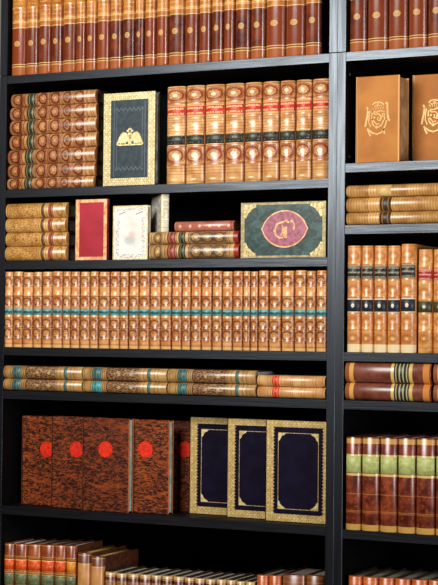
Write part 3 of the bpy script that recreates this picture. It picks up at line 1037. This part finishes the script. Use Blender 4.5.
# ------------------------------------------------------------------ seventh row, left
def standing(bounds, py_top, slope, Y, shelf, spine, label, group, lo=0.06, hi=76.3, n_lab=None, **kw):
    mid = py_top + 20
    X = xs(bounds, mid, Y + 0.6, lo, hi)
    n = len(X) - 1
    for i in range(n):
        pm = (bounds[i] + bounds[i + 1]) / 2
        zt = at(pm, py_top + slope * (pm - bounds[0]), Y + 0.1)[1] + random.uniform(-.06, .06)
        book(X[i], X[i + 1], shelf, zt, label(i, n), group, spine[i] if isinstance(spine, list) else spine, front=Y, **kw)


B = [2.5, 14.4, 27.1, 40.7, 54.5, 66.2, 76]
X = xs(B, 560, 1.2)
for i in range(6):
    zt = at((B[i] + B[i + 1]) / 2, 543.6 + i * 0.45, 0.8)[1]
    book(X[i], X[i + 1], S7, zt, 'russet book with orange-red label, %s of six on the left bottom row' % which(i, 6),
         'russet books with orange-red labels', SP_REDLAB, M_BD_BROWN, M_PAGEW if i in (0, 1, 5) else M_PAGED, d=11, front=0.6,
         labels=(('title_label', 0.65, 0.80, M_LB_ORANGE if i == 5 else M_LB_REDV), ('volume_label', 0.46, 0.62, M_LB_GREEND)), bands=(0.83, 0.635), bul=0.44)
B = [76.6, 90.2, 103.4]
X = xs(B, 565, 1.2)
for i in range(2):
    zt = at((B[i] + B[i + 1]) / 2, (553.0, 556.5)[i], 0.8)[1]
    book(X[i], X[i + 1], S7, zt, 'buff book with yellow page top, %s of two beside the orange-red labels' % ('left', 'right')[i],
         'buff books with yellow page tops', SP_TALL, M_BD_BROWN, M_PAGEY, d=15, front=0.6, bul=0.45)
B = [104.3, 115.8, 127, 138.8, 151, 161.4, 172.6, 184.2, 194.4, 205, 215.8, 226.5, 236, 245.4, 255]
standing(B, 572.6, 0.066, 0.7, S7, SP_SMALLTAN, lambda i, n: 'small tan banded book, %s on the left bottom row' % which(i, n),
         'small tan books on the bottom row', board=M_BD_DARK, page=M_PAGE, d=12, bul=0.42)
standing([256, 268.2, 281], 575.3, 0.03, 0.7, S7, SP_ORPLAIN, lambda i, n: 'plain orange book, %s of two beside the small tan banded books' % ('left', 'right')[i],
         'plain orange books on the bottom row', board=M_BD_DARK, page=M_PAGED, d=12)
standing([281.2, 305, 323.5], 574.8, 0.03, 0.7, S7, SP_BROWNPL, lambda i, n: 'thick dark brown book, %s of two ending the left bottom row' % ('left', 'right')[i],
         'thick brown books on the bottom row', board=M_BD_DARK, page=M_PAGED, d=12)


# ------------------------------------------------------------------ right bookcase
def tan_cover():
    g = G('cover_tan_calf')
    n = g.noise(70)
    c = g.mix(g.smooth(g.noise(12), 0.3, 0.7), (168, 96, 20), (194, 122, 36))
    ed = abs(g.U - 0.5).gt(0.468)  # pale strips paint in the highlight along the board edges
    return g.done(g.mix(ed * 0.85, c, (240, 178, 110)), 0.5, 0.18, 0, n, 0.08)


M_TANC = tan_cover()
CR = []


def crest(fc, W, H, cx, cz, mat):
    mb = MB()
    y0, y1 = -0.0009, 0.0001
    def C(p): return [(cx + (a - 187) * 0.000305, cz - (b - 213) * 0.000302) for a, b in p]
    mb.stroke(C([(150, 118), (165, 104), (190, 100), (215, 106), (230, 120)]), 0.0026, y0, y1)            # crown
    mb.stroke(C([(152, 138), (168, 126), (190, 122), (214, 126), (228, 138)]), 0.0024, y0, y1)
    for x in (160, 175, 190, 205, 220):
        mb.stroke(C([(x, 124), (x, 146)]), 0.0016, y0, y1)
    mb.stroke(C([(112, 130), (122, 150), (116, 190), (108, 225), (102, 258)]), 0.0042, y0, y1)             # left supporter
    mb.stroke(C([(122, 150), (134, 158), (128, 190), (126, 230), (140, 262)]), 0.0024, y0, y1)
    mb.stroke(C([(240, 105), (252, 112), (254, 150), (256, 190), (262, 218), (272, 226)]), 0.0042, y0, y1)  # right supporter
    mb.stroke(C([(248, 222), (242, 250), (228, 280), (236, 312)]), 0.0036, y0, y1)
    mb.stroke(C([(118, 270), (128, 300), (140, 322)]), 0.0034, y0, y1)
    mb.stroke(C([(128, 280), (150, 300), (182, 310), (212, 300), (236, 275)]), 0.003, y0, y1)              # scroll
    mb.stroke(C([(150, 160), (146, 200), (152, 240), (180, 272), (214, 250), (234, 210), (232, 165), (205, 156), (180, 166), (150, 160)]), 0.0026, y0, y1)
    mb.stroke(C([(150, 160), (170, 180), (196, 178), (214, 200), (206, 224), (186, 216), (190, 196)]), 0.0026, y0, y1)
    mb.stroke(C([(146, 210), (164, 226), (180, 246), (200, 240)]), 0.0026, y0, y1)
    mb.stroke(C([(232, 170), (218, 182), (226, 202)]), 0.0024, y0, y1)
    for a, b, r in ((165, 200, 0.0022), (208, 208, 0.0026), (182, 262, 0.0026), (160, 250, 0.002), (222, 232, 0.0022), (190, 113, 0.002)):
        q = C([(a, b)])[0]; mb.disc(q[0], q[1], r, y0 - 0.0003, y1, 9)
    mb.build('crest_emblem', mat, fc)


for (pl, prr, top, Y0, lab) in ((356.3, 399.4, 75.9, 0.4, 'left'), (412.8, 457.5, 74.0, 6.1, 'right')):
    xl = at(pl, 120, Y0)[0]; xr = at(prr, 120, Y0)[0]
    zt = at((pl + prr) / 2, top, Y0)[1]
    rt, fc, W, H = cover_book(xl, R2, xr - xl, zt - R2, 5.4, Y0, 'thick tan calf book with gilt crest on its cover, %s of the two' % lab,
                              'tan calf books with gilt crests', M_TANC, M_TANC, M_PAGETAN)
    cx, cz = at(pl + 21.5, 119.5 - (2.5 if lab == 'right' else 0), Y0)
    crest(fc, W, H, cx * CM - rt.location.x, (cz - R2) * CM, M_CRESTGOLD if lab == 'left' else M_CRESTBRIGHT)

z = R3
for i, (t, lb) in enumerate(((2.55, True), (2.95, True), (2.45, False))):
    p = (217.5, 203, 189)[i]
    book(max(80.1, at(346.8, p, .8)[0]), at(447 + i, p, .8)[0], z, z + t, 'yellow calf book lying flat under the crest books, %s of three' % updown(i, 3),
         'stack of three yellow books', SP_YELLOW, M_BD_TAN, M_PAGED, d=15, front=0.4, lying=True,
         labels=(('title_label', 0.335, 0.45, M_BL_DARK),) if lb else (('title_label', 0.3, 0.445, plain('label_pale_tan', (206, 164, 92), (228, 188, 118), 0.45)),))
    z += t

B = [346.7, 361.3, 373.6, 387.2, 400.4, 415.6]
X = xs(B, 300, 0.5, 80.06, 156)
for i in range(5):
    zt = at((B[i] + B[i + 1]) / 2, 245.9 if i < 4 else 244.2, 0.7)[1]
    book(X[i], X[i + 1], S4, zt, 'tan calf book with two black labels, %s of the five' % which(i, 5), 'tan volumes with two black labels',
         SP_TANLAB, M_BD_TAN, d=15, front=-0.2, labels=(('title_label', 0.685, 0.815, M_LB_BLACKT), ('volume_label', 0.37, 0.505, M_LB_BLACKN)),
         bands=(0.83, 0.67, 0.52, 0.355, 0.21), bul=0.45)
B = [416, 431.3, 447, 462.5]
X = xs(B, 300, 0.5, 80.06, 156)
for i in range(3):
    zt = at((B[i] + B[i + 1]) / 2, 249.4, 0.7)[1]
    book(X[i], X[i + 1], S4, zt, 'tan calf book with crimson and olive labels, %s of its set' % (ORD[i] + ' from the left'), 'tan volumes with crimson and olive labels',
         SP_TANRED, M_BD_TAN, d=14, front=0.7, labels=(('title_label', 0.70, 0.815, M_LB_REDT), ('volume_label', 0.39, 0.50, M_LB_OLIVE)),
         bands=(0.83, 0.67, 0.52, 0.37, 0.21), bul=0.45)

for j, (a, b) in enumerate(((345, 431.8), (433.2, 520))):
    z = S5
    for i, t in enumerate((3.5, 4.05)):
        p = 392 - i * 19
        x0 = max(80.06, at(a, p, .1)[0])
        book(x0, at(b, p, .8)[0], z, z + t, 'russet calf book with gilt bands lying flat, %s of the %s pair' % (('lower', 'upper')[i], ('left', 'right')[j]), 'russet books lying in pairs',
             SP_RUSSET, M_BD_BROWN, M_PAGED, d=15, front=0.0, lying=True, labels=(('title_label', 0.577, 0.748, M_BL_BLACK),))
        z += t

B = [345.3, 361.3, 379.5, 397.4, 415.6, 435.2, 454, 473]
X = xs(B, 480, 0.5, 80.06, 156)
for i in range(7):
    zt = at((B[i] + B[i + 1]) / 2, 436.9 + i * 0.35, 0.2)[1]
    book(X[i], X[i + 1], R6, zt, 'marbled brown calf book with pale green label, %s on its shelf' % (ORD[i] + ' from the left'), 'marbled brown volumes with pale green labels',
         SP_GREENLAB, M_BD_BROWN, M_PAGE, d=15, front=-0.2, labels=(('title_label', 0.615, 0.795, M_LB_GREENL),), bul=0.45)

standing([347.6, 362, 378, 394, 410.6, 427.5, 444, 460], 576.0, 0.06, 0.7, S7, SP_ORPLAIN,
         lambda i, n: 'orange-brown dusty book, %s on the right bottom row' % (ORD[i] + ' from the left'),
         'orange-brown books on the right bottom row', lo=80.06, hi=156, board=M_BD_DARK, page=M_PAGED, d=15)


# ------------------------------------------------------------------ light
def area(name, loc, target, sx, sy, power, color):
    l = bpy.data.lights.new(name, 'AREA')
    l.shape = 'RECTANGLE'; l.size = sx; l.size_y = sy; l.energy = power; l.color = color
    o = bpy.data.objects.new(name, l); col.objects.link(o)
    o.location = loc
    o.rotation_euler = (Vector(target) - Vector(loc)).to_track_quat('-Z', 'Y').to_euler()
    return o


area('window_light', (0.25, -1.6, 2.22), (0.45, 0, 1.95), 0.9, 0.75, 40, (1.0, 0.98, 0.95))
area('side_window_light', (3.0, -1.15, 1.3), (0.8, 0, 1.4), 0.45, 1.0, 30, (0.9, 0.92, 1.0))
w = bpy.data.worlds.new('world'); sc.world = w; w.use_nodes = True
w.node_tree.nodes['Background'].inputs[0].default_value = (0.6, 0.65, 0.75, 1)
w.node_tree.nodes['Background'].inputs[1].default_value = 0.015

sc.view_settings.view_transform = 'Standard'
sc.view_settings.look = 'None'
sc.view_settings.exposure = 0.0
sc.view_settings.gamma = 1.0
sc.view_settings.use_curve_mapping = False
